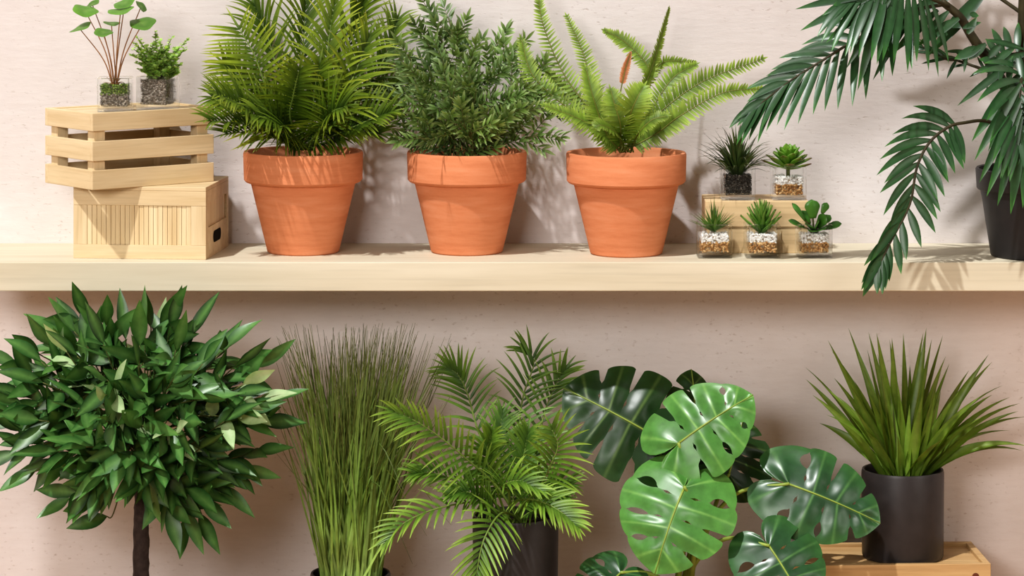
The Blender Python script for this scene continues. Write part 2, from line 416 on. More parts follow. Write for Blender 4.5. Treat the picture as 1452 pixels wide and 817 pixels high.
# ---- palm in the left terracotta pot
t, c = terracotta(430, -.105, 'feathery palm in the left terracotta pot beside the wooden crates', 'potted_palm')
B = (430, 200, 0)
def f1(ctrl, **k):
    frond(t, [(430 + U(-14, 14), 212, U(-8, 8))] + ctrl, c.y, **{**dict(n=22, L=98, W=5.2, mat='palm', g=(.2, .9), droop=.75, lift=.4, nseg=9, fold=.25, lp=lambda u: (.72 + .28 * math.sin(PI * min(1, u * .9 + .1))) * (1 - .3 * u)), **{**k, **({'L': k['L'] * 1.2} if 'L' in k else {})}})
f1([(424, 147, 10), (430, 59, 40), (434, -15, 60)], g=(0, .4), ang=(50, 16), nrm=(.2, -1, .2), L=78)
f1([(448, 150, 20), (495, 60, 60), (515, 5, 70)], g=(0, .4), ang=(48, 18))
f1([(405, 150, 20), (385, 70, 60), (362, 10, 80)], g=(0, .3), ang=(50, 20))
f1([(404, 185, -5), (377, 123, -12), (361, 79, -8), (340, 42, 0)], ang=(80, 55), lr=(1.05, .75), g=(.5, 1), droop=.15, L=82)
f1([(465, 176, -5), (463, 112, 0), (466, 59, 12), (474, 8, 25)], ang=(56, 20), g=(.5, 1), L=80)
f1([(480, 176, 0), (524, 117, 20), (550, 73, 40), (562, 33, 55)], g=(0, .5), ang=(52, 24), L=66)
f1([(475, 160, -10), (505, 100, -5), (522, 55, 5)], g=(.25, .8), ang=(55, 22), L=74)
f1([(412, 170, -35), (416, 135, -62), (424, 100, -75)], g=(0, .5), ang=(85, 40), nrm=(.1, -1, .5), L=62, droop=.5)
f1([(395, 178, -35), (350, 152, -75), (310, 135, -110)], g=(.05, .5), ang=(75, 35), nrm=(-.2, -.8, .8), L=68, droop=.7)
f1([(390, 192, -30), (345, 176, -80), (300, 172, -115)], g=(0, .35), ang=(70, 30), nrm=(-.1, -.7, 1), L=62, droop=.6)
f1([(410, 190, -45), (390, 170, -75), (368, 165, -90)], g=(0, .35), ang=(80, 35), nrm=(0, -.8, .8), L=66, droop=.7)
f1([(452, 185, -45), (470, 160, -75), (488, 152, -90)], g=(0, .45), ang=(80, 35), nrm=(.1, -.8, .8), L=66, droop=.7)
f1([(475, 192, -20), (520, 172, -35), (552, 160, -45)], g=(0, .4), ang=(62, 28), nrm=(.1, -.8, .8), L=58, droop=.5)
f1([(470, 180, 15), (530, 140, 30), (560, 125, 30)], g=(0, .4), ang=(60, 28), nrm=(.1, -.9, .5), L=60, droop=.5)
f1([(440, 178, -20), (446, 130, -30), (452, 95, -30)], g=(.2, .7), ang=(70, 30), nrm=(0, -1, .3), L=60)
f1([(395, 170, 10), (345, 115, 20), (318, 90, 20)], g=(.3, .8), ang=(62, 30), nrm=(0, -1, .4), L=60, droop=.4)

f1([(420, 196, -55), (405, 180, -88), (392, 182, -100)], g=(0, .3), ang=(85, 45), nrm=(-.2, -.7, 1), L=58, t0=.1, n=16, droop=.45)
f1([(445, 196, -55), (458, 178, -88), (470, 178, -100)], g=(0, .35), ang=(85, 45), nrm=(.2, -.7, 1), L=58, t0=.1, n=16, droop=.45)
f1([(400, 200, -25), (365, 186, -70), (325, 190, -105)], g=(0, .3), ang=(70, 30), nrm=(-.2, -.7, 1), L=62, t0=.1, droop=.45)
f1([(470, 200, -10), (505, 188, -25), (535, 190, -30)], g=(0, .3), ang=(70, 30), nrm=(.2, -.7, 1), L=54, t0=.1, droop=.45)
f1([(385, 180, 5), (340, 150, 0), (306, 140, 0)], g=(0, .5), ang=(65, 30), nrm=(-.1, -.9, .6), L=58)
# ---- slim-leaved bushy plant in the middle terracotta pot
t, c = terracotta(662, -.105, 'bushy plant with slim leaves in the middle terracotta pot', 'potted_leafy_plant')
def sprig(parent, base, tip, nb, mat='willow'):
    mid = base.lerp(tip, .55) + Vector((U(-.01, .01), U(-.01, .01), .018 * (1 if tip.z > .2 else .3)))
    pts = spline([base, mid, tip], 24); m = MB(); st = MB(); st.tube(pts, .0014, .0006, 5)
    g0 = U(.1, .75)
    for b in range(nb):
        tt = .22 + .78 * (b + U(0, .7)) / nb; k = min(23, int(tt * 24)); p = pts[k]
        tg = (pts[k + 1] - pts[max(0, k - 1)]).normalized()
        ax = Vector((U(-1, 1), U(-1, .5), U(-.5, .7))); ax = (ax - tg * ax.dot(tg)).normalized()
        d = (tg * U(.7, 1.2) + ax * U(.4, .8) + Vector((0, 0, .2))).normalized()
        ln = U(.036, .062) * (1.1 - .35 * tt); q = [p + d * ln * j / 5 + Vector((0, 0, -.004)) * (j / 5) ** 2 for j in range(6)]
        st.tube(q, .0007, .0004, 4)
        sd = d.cross(Vector((U(-.4, .4), -1, U(-.2, .6)))).normalized(); nn = sd.cross(d)
        for j in range(1, 6):
            for sg in (-1, 1):
                dd = d * U(.6, 1) + sd * sg * U(.4, .9) + nn * U(-.3, .5)
                m.leaf(q[j], dd, nn, U(.014, .023), U(.0036, .0048), 'oval', 6, .4, 0, .3, min(1, max(0, g0 + U(-.25, .3))))
        m.leaf(q[5], d, nn, .022, .005, 'oval', 5, .25, 0, .3, g0)
    o = m.build('sprig', M[mat], parent); st.build('stalk', M['twig'], o)
tips = [(612, 12, 35), (640, 30, 20), (648, 45, 30), (700, 60, 40), (598, 50, 30), (580, 75, 10), (566, 105, 10), (562, 140, 5), (572, 170, 0), (575, 190, -20),
        (735, 62, 30), (755, 90, 20), (765, 120, 10), (770, 160, 0), (778, 195, -20), (765, 215, -30), (705, 95, 0), (670, 85, 10), (630, 90, -10), (600, 120, -40),
        (640, 130, -70), (680, 125, -70), (720, 135, -55), (742, 165, -60), (700, 175, -85), (655, 170, -90), (620, 175, -80), (595, 195, -60), (630, 205, -90), (672, 208, -95), (715, 205, -85), (590, 150, -40),
        (660, 60, 40), (615, 65, 40), (690, 150, -30), (648, 150, -40), (750, 140, -20), (605, 100, 30)]
for (x, y, dy) in tips:
    a = U(0, 2 * PI); base = c + Vector((.025 * math.cos(a), .025 * math.sin(a), .122))
    sprig(t, base, P(x + U(-4, 4), min(y, 192) + U(-6, 3), c.y + dy / 1000), 6)

# ---- fern in the right terracotta pot
t, c = terracotta(888, -.125, 'light green fern with arching fronds in the right terracotta pot', 'potted_fern')
def ff(ctrl, **k):
    frond(t, [(888 + U(-12, 12), 216, U(-10, 10))] + ctrl, c.y, **{**dict(n=46, L=20, W=3.9, ang=(78, 55), prof='pinna', mat='fern', stalk='fern_stalk', droop=.12, lift=.12, r=(.0013, .0006), fold=.12, nseg=4, t0=.1, g=(.2, 1),
          lp=lambda u: (.55 + .45 * math.sin(PI * min(1, u * .8 + .15))) * (1 - .5 * u ** 3), jit=.05), **k})
ff([(827, 170, -5), (759, 112, 0), (739, 56, 10)], L=24, lr=(1, .9))
ff([(845, 165, 10), (800, 106, 30), (771, 38, 45), (763, -8, 55)], L=21)
ff([(866, 185, 15), (842, 123, 40), (824, 68, 60), (804, 24, 75)], L=21, nrm=(.3, -1, .2))
ff([(860, 190, -25), (842, 141, -35), (831, 98, -30)], L=26, ang=(70, 45), g=(.5, 1))
ff([(906, 141, 10), (924, 97, 25), (936, 56, 40), (948, 13, 50)], L=15, nrm=(.8, -.6, .1), n=60, g=(.5, 1))
ff([(915, 150, 15), (921, 100, 30), (889, 62, 40), (858, 44, 40)], L=17, t0=.45, n=26, W=5, nrm=(0, -1, .3))
ff([(918, 164, 10), (953, 112, 30), (986, 92, 40)], L=22, nrm=(0, -.9, .5))
ff([(926, 168, -5), (994, 117, 5), (1080, 84, 10)], L=25, n=48, W=5)
ff([(930, 190, -15), (965, 164, -20), (1024, 132, -20), (1078, 126, -15)], L=22, n=46, W=4.8)
ff([(912, 150, 20), (935, 92, 45), (985, 88, 50)], L=11, t0=.5, n=24)
ff([(858, 190, -20), (820, 168, -35), (772, 150, -45)], L=21, nrm=(0, -.8, .7))
ff([(852, 178, 15), (805, 135, 35), (775, 100, 40)], L=22)
ff([(893, 165, -45), (903, 140, -55), (912, 124, -50)], L=30, n=34, ang=(75, 40), g=(.6, 1), W=5)
ff([(880, 180, -40), (872, 150, -50), (866, 128, -45)], L=26, n=34, g=(.4, .9))
ff([(905, 190, -45), (925, 170, -60), (945, 165, -60)], L=20, n=30, nrm=(0, -.7, .8), g=(.0, .5))
ff([(875, 190, -45), (855, 178, -65), (845, 180, -70)], L=20, n=30, nrm=(0, -.7, .8), g=(.0, .5))
ff([(880, 150, 20), (884, 110, 30), (894, 75, 30)], L=7, n=34, t0=.6, mat='fern_brown', stalk='fern_stalk', W=3.5)

# ------------------------------------------------------------------ glass cube plants
def glass_cube(parent, s=.0495, h=.0485, wl=.0046, base=.0070):
    bm = bmesh.new(); a = s / 2
    def ring(a, z, r, inset):
        vs = []
        for cx, cy, a0 in ((1, 1, 0), (-1, 1, 90), (-1, -1, 180), (1, -1, 270)):
            for k in range(4):
                an = R(a0 + k * 30); vs.append(bm.verts.new((cx * (a - r) + r * math.cos(an), cy * (a - r) + r * math.sin(an), z)))
        return vs
    rings = [ring(a - .0012, 0, .003, 0), ring(a, .0012, .003, 0), ring(a, h - .001, .003, 0), ring(a - .001, h, .003, 0), ring(a - wl + .001, h, .003, 0), ring(a - wl, h - .001, .003, 0), ring(a - wl, base + .003, .004, 0), ring(a - wl - .003, base, .004, 0)]
    n = 16
    for p, q in zip(rings, rings[1:]):
        for k in range(n): bm.faces.new((p[k], p[(k + 1) % n], q[(k + 1) % n], q[k]))
    bm.faces.new(rings[0][::-1]); bm.faces.new(rings[-1])
    bmesh.ops.recalc_face_normals(bm, faces=bm.faces)
    o = bm_obj('glass_cube', bm, M['glass'], parent, True); o.data.set_sharp_from_angle(angle=R(40)); return o
def stones(parent, name, mat, z0, z1, n, r=.0019, a=.0188):
    m = MB()
    ico = [(0, 0, 1), (.894, 0, .447), (.276, .851, .447), (-.724, .526, .447), (-.724, -.526, .447), (.276, -.851, .447), (.724, .526, -.447), (-.276, .851, -.447), (-.894, 0, -.447), (-.276, -.851, -.447), (.724, -.526, -.447), (0, 0, -1)]
    fc = [(0, 1, 2), (0, 2, 3), (0, 3, 4), (0, 4, 5), (0, 5, 1), (1, 6, 2), (2, 7, 3), (3, 8, 4), (4, 9, 5), (5, 10, 1), (6, 7, 2), (7, 8, 3), (8, 9, 4), (9, 10, 5), (10, 6, 1), (7, 6, 11), (8, 7, 11), (9, 8, 11), (10, 9, 11), (6, 10, 11)]
    o0 = parent_world(parent)
    for i in range(n):
        face = rng.choice((0, 0, 1, 2, 3, 4))
        x, y = U(-a, a), U(-a, a)
        if face == 0: y = -a + U(0, .002)
        elif face == 1: x = a - U(0, .002)
        elif face == 2: x = -a + U(0, .002)
        z = U(z0, z1) if face < 4 else z1 - U(0, .002)
        q = Matrix.Rotation(U(0, 6), 3, 'X') @ Matrix.Rotation(U(0, 6), 3, 'Z'); k = r * U(.75, 1.3); g = U(0, 1)
        b = len(m.v)
        for v in ico:
            m.v.append(o0 + Vector((x, y, z)) + q @ Vector((v[0] * k, v[1] * k * U(.7, 1), v[2] * k * .75))); m.c.append((0, g, 0))
        m.f += [tuple(b + j for j in ff_) for ff_ in fc]
    return tag(m.build(name, M[mat], parent, clamp=False, smooth=False), kind='stuff')
def fill(parent, name, mat, z0, z1, a=.0190):
    bm = bmesh.new(); n = 9; rr = random.Random(int(z1 * 1e5))
    bmesh.ops.create_cube(bm, size=1, matrix=Matrix.Translation((0, 0, (z0 + z1) / 2)) @ Matrix.Diagonal((2 * a, 2 * a, z1 - z0, 1)))
    bmesh.ops.subdivide_edges(bm, edges=bm.edges, cuts=9, use_grid_fill=True)
    for v in bm.verts:
        v.co += Vector((rr.uniform(-1, 0) * .0009 * (1 if v.co.x > 0 else -1), rr.uniform(-1, 0) * .0009 * (1 if v.co.y > 0 else -1), rr.uniform(-1, 1) * .0012 if v.co.z > z1 - .0005 else rr.uniform(0, .0006)))
    return bm_obj(name, bm, M[mat], parent, True)
def mini(name, px, py, Y, z, label, rot=0, s=.0495):
    cpt = P(px, py, Y); c = Vector((cpt.x, Y, z))
    t = empty(name, c, label, 'potted plant', 'plants in glass cubes')
    glass_cube(t, s).rotation_euler.z = rot
    return t, c
def gravel_pot(t):
    stones(t, 'white_gravel', 'white_gravel', .022, .034, 330)
    stones(t, 'brown_gravel', 'brown_gravel', .0085, .0225, 420)
    fill(t, 'gravel_bed', 'greysoil2', .0075, .031, .0165)
M['grey_grain'] = mat_gravel('grey_grain', [(0, (96, 86, 76)), (.6, (140, 130, 118)), (1, (188, 178, 166))])
M['moss_grain'] = mat_gravel('moss_grain', [(0, (56, 70, 26)), (.6, (96, 118, 44)), (1, (142, 160, 76))])
M['dark_stone'] = mat_gravel('dark_grain', [(0, (34, 30, 26)), (.6, (66, 60, 52)), (1, (120, 112, 100))])
M['greysoil2'] = mat_plain('pale_gravel_bed', (196, 176, 150), .9, .15, .3, 300)
YF, YB = -.160, -.098
# front left: narrow spiky leaves
t, c = mini('potted_spiky_succulent', 1012.5, 340, YF, 0, 'small spiky narrow-leaved succulent in the front left glass cube')
gravel_pot(t); m = MB(); top = c + Vector((0, 0, .036))
for i in range(44):
    el = R(88 - 62 * (i / 43) ** .8 + U(-6, 6)); az = i * 2.4; d = Vector((math.cos(az) * math.cos(el), math.sin(az) * math.cos(el), math.sin(el)))
    m.leaf(top + Vector((d.x, d.y, 0)) * .003, d, Vector((-d.x, -d.y, 1)), (.056 if i < 3 else .042) * U(.8, 1.05), .0068, 'spike', 5, .1, 0, .5)
m.build('rosette', M['spike'], t)
# front middle: fleshy aloe
t, c = mini('potted_aloe', 1080.5, 340, YF, 0, 'small fleshy aloe in the middle glass cube of the front row')
gravel_pot(t); m = MB(); top = c + Vector((0, 0, .033))
for i in range(46):
    u = i / 45; el = R(86 - 52 * u + U(-5, 5)); az = i * 2.4; d = Vector((math.cos(az) * math.cos(el), math.sin(az) * math.cos(el), math.sin(el)))
    m.leaf(top + Vector((d.x, d.y, 0)) * .004 + Vector((0, 0, .012 * (1 - u))), d, Vector((-d.x, -d.y, 1)), 0.037 * U(.85, 1.1), .0102, 'spike', 6, -.25, 0, .45, U(.1, .9))
m.build('rosette', M['aloe'], t, solid=.0016)
# front right: oval leaves
t, c = mini('potted_jade_plant', 1154, 342, YF, 0, 'small jade plant with broad oval leaves in the front right glass cube')
gravel_pot(t); m = MB(); top = c + Vector((0, 0, .035)); st = MB()
for (ex, ez, ey, L, W, nx, ny, nz) in [(-.003, .042, -.002, .026, .023, .1, -1, .15), (.018, .039, .006, .016, .012, .4, -1, .3), (-.027, .037, 0, .030, .009, -.2, -.5, 1), (-.032, .016, -.004, .024, .011, .1, -.6, 1),
                                   (.034, .012, -.004, .026, .014, 0, -.7, 1), (.014, .023, -.016, .024, .019, .1, -.9, .8), (-.010, .012, -.02, .022, .016, 0, -.6, 1), (.012, .007, -.02, .022, .015, 0, -.6, 1),
                                   (.022, .020, .012, .022, .014, 0, -.7, 1), (-.014, .026, .012, .022, .014, 0, -.7, 1), (-.004, .004, -.022, .020, .014, 0, -.4, 1), (.004, .016, -.02, .022, .017, 0, -.9, .8)]:
    e = Vector((ex, ey, ez)); d = e.normalized(); L *= 1.05
    p = top + d * max(.002, e.length - L * .8)
    st.tube([top + Vector((0, 0, -.004)), top + d * (e.length - L * .75) * .6 + Vector((0, 0, .001)), p], .0016, .0012, 6)
    m.leaf(p, d, Vector((nx, ny, nz)), L, W, 'spoon', 8, .05, 0, .2, U(.2, .9))
m.build('leaves', M['jade'], t, solid=.0018); st.build('stalk', M['twig'], t)
# back right: echeveria rosette
t, c = mini('potted_echeveria', 1117.5, 260, YB, .0765, 'pale green rosette succulent with reddish outer tips in the back right glass cube')
gravel_pot(t); m = MB(); top = c + Vector((0, 0, .043))
for i in range(40):
    u = i / 39; el = R(84 - 78 * u ** .7 + U(-4, 4)); az = i * 2.4; d = Vector((math.cos(az) * math.cos(el), math.sin(az) * math.cos(el), math.sin(el)))
    m.leaf(top + Vector((0, 0, .017 * (1 - u))), d, Vector((-d.x * .6, -d.y * .6, 1)), (.016 + .024 * u ** .7) * U(.9, 1.1), .011 + .006 * u, 'spoon', 7, -.1, .25, .25, 1 - .8 * u, t1=.45 + .55 * u)
m.build('rosette', M['echev'], t, solid=.0014); st = MB(); st.tube([top + Vector((0, 0, -.014)), top + Vector((0, 0, .01))], .003, .003, 8); st.build('stalk', M['twig'], t)
# back left: dark thin leaves
t, c = mini('potted_thin_leaved_plant', 1045.5, 260, YB, .0765, 'dark bushy thin-bladed plant in the back left glass cube')
fill(t, 'soil', 'dark', .0075, .034, .017); stones(t, 'granules', 'dark_stone', .008, .036, 900, .0013); m = MB(); top = c + Vector((0, 0, .034))
for i in range(130):
    el = R(U(18, 88)); az = U(0, 2 * PI); d = Vector((math.cos(az) * math.cos(el), math.sin(az) * math.cos(el) * .8, math.sin(el)))
    m.leaf(top + Vector((d.x, d.y, 0)) * U(0, .014), Vector((d.x, d.y, max(.4, d.z) + .35)), Vector((-d.x, -d.y, .6)), U(.040, .082), .0048, 'blade', 8, U(.3, 1.3), 0, .4)
m.build('foliage', M['rosemary'], t)

# plants on the crate
t, c = mini('potted_coin_plant', 163.5, 130, -.165, CRZ, 'round-leaved plant with thin reddish stems in the left glass cube on the slatted crate', R(4))
fill(t, 'soil', 'greysoil', .0075, .035, .0175); stones(t, 'fibre', 'grey_grain', .008, .026, 700, .0014); stones(t, 'moss', 'moss_grain', .024, .0385, 700, .0014)
top = c + Vector((0, 0, .036))
pads = [(121, 15, 37, .40, -12, 0), (131, 6, 22, .35, 25, 25), (113, 40, 34, .22, 22, -5), (147, 46, 27, .42, -4, -30), (158, 33, 25, .16, -6, 10), (177, 4, 34, .42, 20, 0), (171, 15, 38, .22, 8, -15), (200, 9, 20, .35, -48, 10), (202, 33, 38, .48, 2, -10)]
for (x, y, wd, asp, roll, dy) in pads:
    ctr = P(x, y, c.y + dy / 1000); rad = wd / 2 / 1000 * 1.0
    st = spline([top + Vector((U(-.003, .003), U(-.003, .003), -.004)), top.lerp(ctr, .45) + Vector(((ctr.x - top.x) * -.12, 0, .0)), ctr - Vector((0, 0, .0006))], 16)
    m = MB(); n = 28
    nv = Vector((-math.sin(R(roll)), -asp, math.cos(R(roll)))).normalized(); ax = Vector((math.cos(R(roll)), 0, math.sin(R(roll)))); ay = nv.cross(ax).normalized()
    m.v.append(ctr); g = U(.1, .9); m.c.append((0, g, .6))
    for q, kz in ((.5, .03), (.85, .06), (1, .02)):
        for k in range(n):
            a = 2 * PI * k / n; wv = 1 + .06 * math.sin(a * 5 + x) * q
            m.v.append(ctr + (ax * math.cos(a) + ay * math.sin(a)) * rad * q * wv + nv * rad * (kz + .10 * math.sin(2 * a + x) * q)); m.c.append((q, g, 0))
    for k in range(n): m.f.append((0, 1 + k, 1 + (k + 1) % n))
    for r_ in range(2):
        for k in range(n): m.f.append((1 + r_ * n + k, 1 + r_ * n + (k + 1) % n, 1 + (r_ + 1) * n + (k + 1) % n, 1 + (r_ + 1) * n + k)[::-1])
    o = m.build('leaf', M['pilea'], t); s = MB(); s.tube(st, .0011, .0007, 6); s.build('stem', M['redstem'], o)
m = MB()
for i in range(16):
    a = U(0, 6.28); d = Vector((math.cos(a), math.sin(a), U(.4, 1.6))).normalized(); m.tube([top, top + d * .008, top + d * U(.012, .02) + Vector((0, 0, -.003))], .0006, .0003, 4)
m.build('rootlets', M['redstem'], t)

t, c = mini('potted_tiny_leaved_plant', 224, 130, -.130, CRZ, 'bushy plant with tiny round leaves in the right glass cube on the slatted crate', R(-16))
fl = fill(t, 'soil', 'greysoil', .0075, .042, .0175); fl.rotation_euler.z = R(-16); fl = stones(t, 'fibre', 'grey_grain', .008, .043, 1000, .0014); fl.rotation_euler.z = R(-16)
top = c + Vector((0, 0, .040))
for i, (x, y, dy) in enumerate([(192, 62, 0), (196, 55, 10), (207, 68, -10), (220, 46, 0), (228, 60, -8), (243, 55, 5), (264, 58, 0), (262, 70, -10), (188, 78, -8), (196, 90, -14), (212, 84, -18), (232, 86, -20), (247, 80, -14), (255, 92, -8), (205, 95, -20), (238, 98, -22), (222, 95, -24), (217, 62, 10), (236, 70, 10), (200, 78, 5), (250, 68, 5), (214, 74, -5), (244, 90, -10), (226, 72, -15), (198, 100, -10), (252, 102, -8), (190, 70, 8)]):
    tip = P(x, y, c.y + dy / 1000); b0 = top + Vector((U(-.016, .016), U(-.014, .010), -.002)); pts = spline([b0, b0.lerp(tip, .5) + Vector((0, 0, .004)), tip], 14)
    m = MB(); st = MB(); st.tube(pts, .0009, .0005, 5)
    for k in range(3, 15):
        for j in range(4):
            a = U(0, 6.28); d = Vector((math.cos(a), math.sin(a) * .9, U(.1, .7)))
            big = 1 if k < 11 else .7
            m.leaf(pts[k] + Vector((0, 0, U(-.002, .002))), d, Vector((0, -.5, 1)), U(.006, .0098) * big, U(.0048, .0075) * big, 'oval', 4, 0, 0, .2)
    o = m.build('sprig', M['tiny'], t); st.build('stalk', M['twig'], o)

# ------------------------------------------------------------------ big palm on the right of the shelf
c = P(1472, 300, -.150); c.z = 0
t = empty('potted_palm', c, 'broad-leaved dark green palm in the black tapered pot at the shelf right end', 'potted plant')
lathe('plant_pot', [(.02, .001), (.066, 0), (.068, .002), (.082, .094), (.0865, .096), (.088, .098), (.0895, .125), (.088, .127), (.0845, .126), (.083, .096), (.066, .006)], M['plastic'], t)
soil_disc(.0825, .108, t)
def stem(ctrl, r0, r1, mat='big_stalk', name='stem'):
    s = MB(); s.tube(spline([P(x, y, c.y + dy / 1000) for x, y, dy in ctrl], 30), r0, r1, 8); return s.build(name, M[mat], t)
stem([(1470, 258, 0), (1445, 165, -10), (1418, 111, -20), (1396, 78, -25), (1377, 50, -30), (1361, 24, -35), (1335, 2, -40)], .0095, .0055)
stem([(1476, 258, 10), (1462, 150, 0), (1450, 60, -10), (1452, -40, -20)], .0085, .006)
def bf(ctrl, **k):
    return frond(t, ctrl, c.y, **{**dict(n=18, L=92, W=12, ang=(58, 20), prof='broad', mat='big', stalk='big_stalk', droop=.7, lift=.1, r=(.003, .0012), fold=.25, g=(.2, .9), nseg=8, t0=.2, jit=.08,
          lp=lambda u: (.8 + .2 * math.sin(PI * u)) * (1 - .25 * u)), **k})
bf([(1340, 6, -40), (1285, 18, -65), (1216, 55, -85), (1166, 86, -95), (1119, 116, -100), (1075, 150, -102)], n=17, ang=(60, 14), L=102, W=12.5, lr=(1.15, .85), droop=.7, nrm=(-.35, -1, .55))
bf([(1345, 8, -45), (1300, -8, -85), (1255, -12, -110), (1205, 3, -125)], n=15, ang=(95, 22), L=112, lr=(1.2, .35), droop=.7, nrm=(-.2, -1, .5), W=14)
bf([(1400, 90, -25), (1430, 78, -45), (1475, 70, -60)], n=8, L=60, ang=(120, 60), nrm=(0, -.8, .6), droop=.6, g=(0, .4))
bf([(1455, 95, -30), (1447, 120, -90), (1446, 160, -115), (1445, 190, -122)], n=11, ang=(48, 14), L=110, W=14, nrm=(0, -1, .3), droop=.9, lift=.25, t0=.1, g=(.4, 1))
bf([(1440, 190, -40), (1400, 172, -75), (1368, 174, -90), (1345, 180, -98), (1318, 202, -110), (1300, 238, -120), (1290, 290, -125), (1262, 345, -128), (1246, 378, -130)], n=18, ang=(92, 18), L=82, W=13, lr=(.85, 1.05), am=(1, .62), droop=.8, nrm=(0, -1, .3), t0=.33)
bf([(1386, 62, -30), (1350, 85, -30), (1308, 66, -20)], n=5, L=40, W=6, ang=(40, 15), nrm=(0, -1, .3), g=(0, .3), droop=.3)
bf([(1412, 105, -25), (1370, 90, -10), (1312, 70, 5)], n=4, L=30, W=5, ang=(40, 15), nrm=(0, -1, .3), g=(0, .3), droop=.3)
def bl(x0, y0, x1, y1, W, dy=-55, dr=.15, g=None, nr=(0, -1, .3), y2=0):
    a, b = P(x0, y0, c.y + dy / 1000), P(x1, y1, c.y + (dy + y2) / 1000); m = MB(); m.leaf(a, b - a, Vector(nr), (b - a).length, W / 1000, 'broad', 8, dr, 0, .25, g); m.build('leaflet', M['big'], t)
for q in [(1360, 26, 1298, 62, 15), (1375, 20, 1388, 22, 9), (1372, 48, 1384, 24, 12), (1365, 40, 1391, 30, 9), (1390, 68, 1352, 82, 16), (1398, 62, 1372, 84, 13), (1402, 82, 1420, 60, 12), (1408, 90, 1440, 64, 11), (1452, 70, 1397, 52, 9), (1462, 74, 1376, 100, 12),
          (1440, 88, 1354, 146, 12), (1420, 88, 1388, 82, 13), (1415, 98, 1436, 78, 12), (1330, 14, 1262, 74, 14), (1322, 20, 1276, 66, 13), (1345, 16, 1308, 52, 12), (1452, 100, 1374, 198, 20), (1310, 10, 1248, 70, 13), (1300, 6, 1234, 112, 13), (1450, 108, 1398, 214, 14)]: bl(*q)
for q in [(1240, -8, 1126, 6, 13), (1232, -2, 1132, 38, 14), (1240, 0, 1168, 58, 13), (1250, 0, 1214, 128, 14), (1262, 0, 1196, 96, 13)]: bl(*q, dy=-125)
for q in [(1448, 140, 1385, 258, 15), (1448, 155, 1396, 278, 15), (1449, 165, 1412, 292, 15), (1450, 178, 1432, 304, 16), (1448, 118, 1378, 226, 15), (1456, 170, 1450, 296, 15)]: bl(*q, dy=-128)
bf([(1450, 20, -10), (1372, -40, 10), (1335, -110, 25), (1300, -200, 35)], n=11, L=165, W=22, ang=(80, 50), lr=(1, .6), droop=.1, nrm=(0, -1, .2))
bf([(1455, -20, 0), (1440, -110, 30), (1400, -200, 40)], n=10, L=130, W=15, ang=(80, 50), droop=.2, nrm=(0, -1, .2))

# ------------------------------------------------------------------ bay tree
yb = -.275
c = P(201, 700, yb); c.z = -.62
t = empty('bay_tree', c, 'bay tree with round leafy head on a dark bare trunk', 'tree')
lathe('plant_pot', [(.02, .001), (.075, 0), (.077, .002), (.083, .125), (.080, .125), (.072, .01)], M['black'], t)
soil_disc(.079, .112, t)
s = MB(); zt = P(201, 560, yb); tr = spline([c + Vector((0, 0, .1)), P(200, 800, yb), P(201, 720, yb), P(203, 640, yb), zt], 40)
s.tube(tr, .0122, .0095, 14)
for i, v in enumerate(s.v): s.v[i] = v + Vector((U(-.0009, .0009), U(-.0009, .0009), 0))
s.build('trunk', M['bark'], t)
cc = P(204, 588, yb)
def bay_branch(tip, nl=8, pale=False, Ls=1.):
    b0 = cc + Vector((U(-.012, .012), U(-.012, .012), U(-.075, .0))); dv = tip - b0
    pts = spline([b0, b0 + dv * .5 + Vector((0, 0, U(-.01, .02))), tip], 20); m = MB(); st = MB(); st.tube(pts, .0016, .0008, 5)
    g0 = U(.05, .75)
    for i in range(nl):
        k = int(20 * (.48 + .52 * i / (nl - 1))); p = pts[k]; tg = (pts[min(20, k + 1)] - pts[k - 1]).normalized()
        ax = Vector((U(-1, 1), U(-1, .6), U(-.8, .8))); ax = (ax - tg * ax.dot(tg)).normalized()
        d = tg * U(.25, .9) + ax * U(.5, 1.0) + Vector((dv.x * 1.5, -.1, -.02))
        if i == nl - 1: d = tg
        m.leaf(p, d, Vector((U(-.8, .8), -U(.4, 1), U(-.1, 1))), U(.052, .076) * Ls, U(.020, .027) * Ls, 'bay', 9, U(-.1, .45), U(-.2, .2), U(.1, .35), max(0, min(1, g0 + U(-.5, .6))), .12)
    o = m.build('branch', M['bay_pale_lit' if pale else 'bay'], t); st.build('twig', M['twig'], o)
ft = [(108, 428, -10), (146, 440, -10), (206, 434, -20), (240, 432, -15), (70, 470, -40), (92, 452, 0), (318, 480, 10), (300, 500, 40), (360, 520, 0), (372, 575, -20), (385, 600, 20), (365, 640, 10), (32, 520, 0), (20, 560, -30), (15, 605, 20), (25, 640, 0), (50, 670, -20),
      (100, 705, -40), (130, 690, -60), (240, 745, -40), (290, 730, -60), (262, 742, -30), (310, 690, 0), (300, 650, -60), (340, 660, 30), (80, 640, -80), (60, 600, -90), (60, 545, -80), (110, 500, -90), (150, 470, -70), (200, 460, -80), (250, 480, -70), (290, 510, -90), (330, 555, -90), (320, 600, -110), (280, 640, -130),
      (230, 660, -150), (170, 655, -150), (120, 630, -140), (110, 580, -150), (150, 540, -160), (200, 510, -150), (245, 540, -170), (290, 570, -160), (260, 600, -190), (200, 600, -200), (150, 600, -190), (205, 560, -190), (190, 640, -170), (345, 585, -60), (30, 580, -50), (270, 450, 0), (180, 450, 10), (120, 460, 20), (330, 520, -40),
      (210, 690, -120), (150, 670, -80), (265, 690, -100), (60, 500, -50)]
for (x, y, dy) in ft:
    if y < 520: y = 520 - (520 - y) * .55
    if y > 700: y = 700 + (y - 700) * .4
    x = min(x, 372)
    bay_branch(P(x + U(-5, 5), y + U(-5, 5), yb + dy / 1000 * .8), 9)
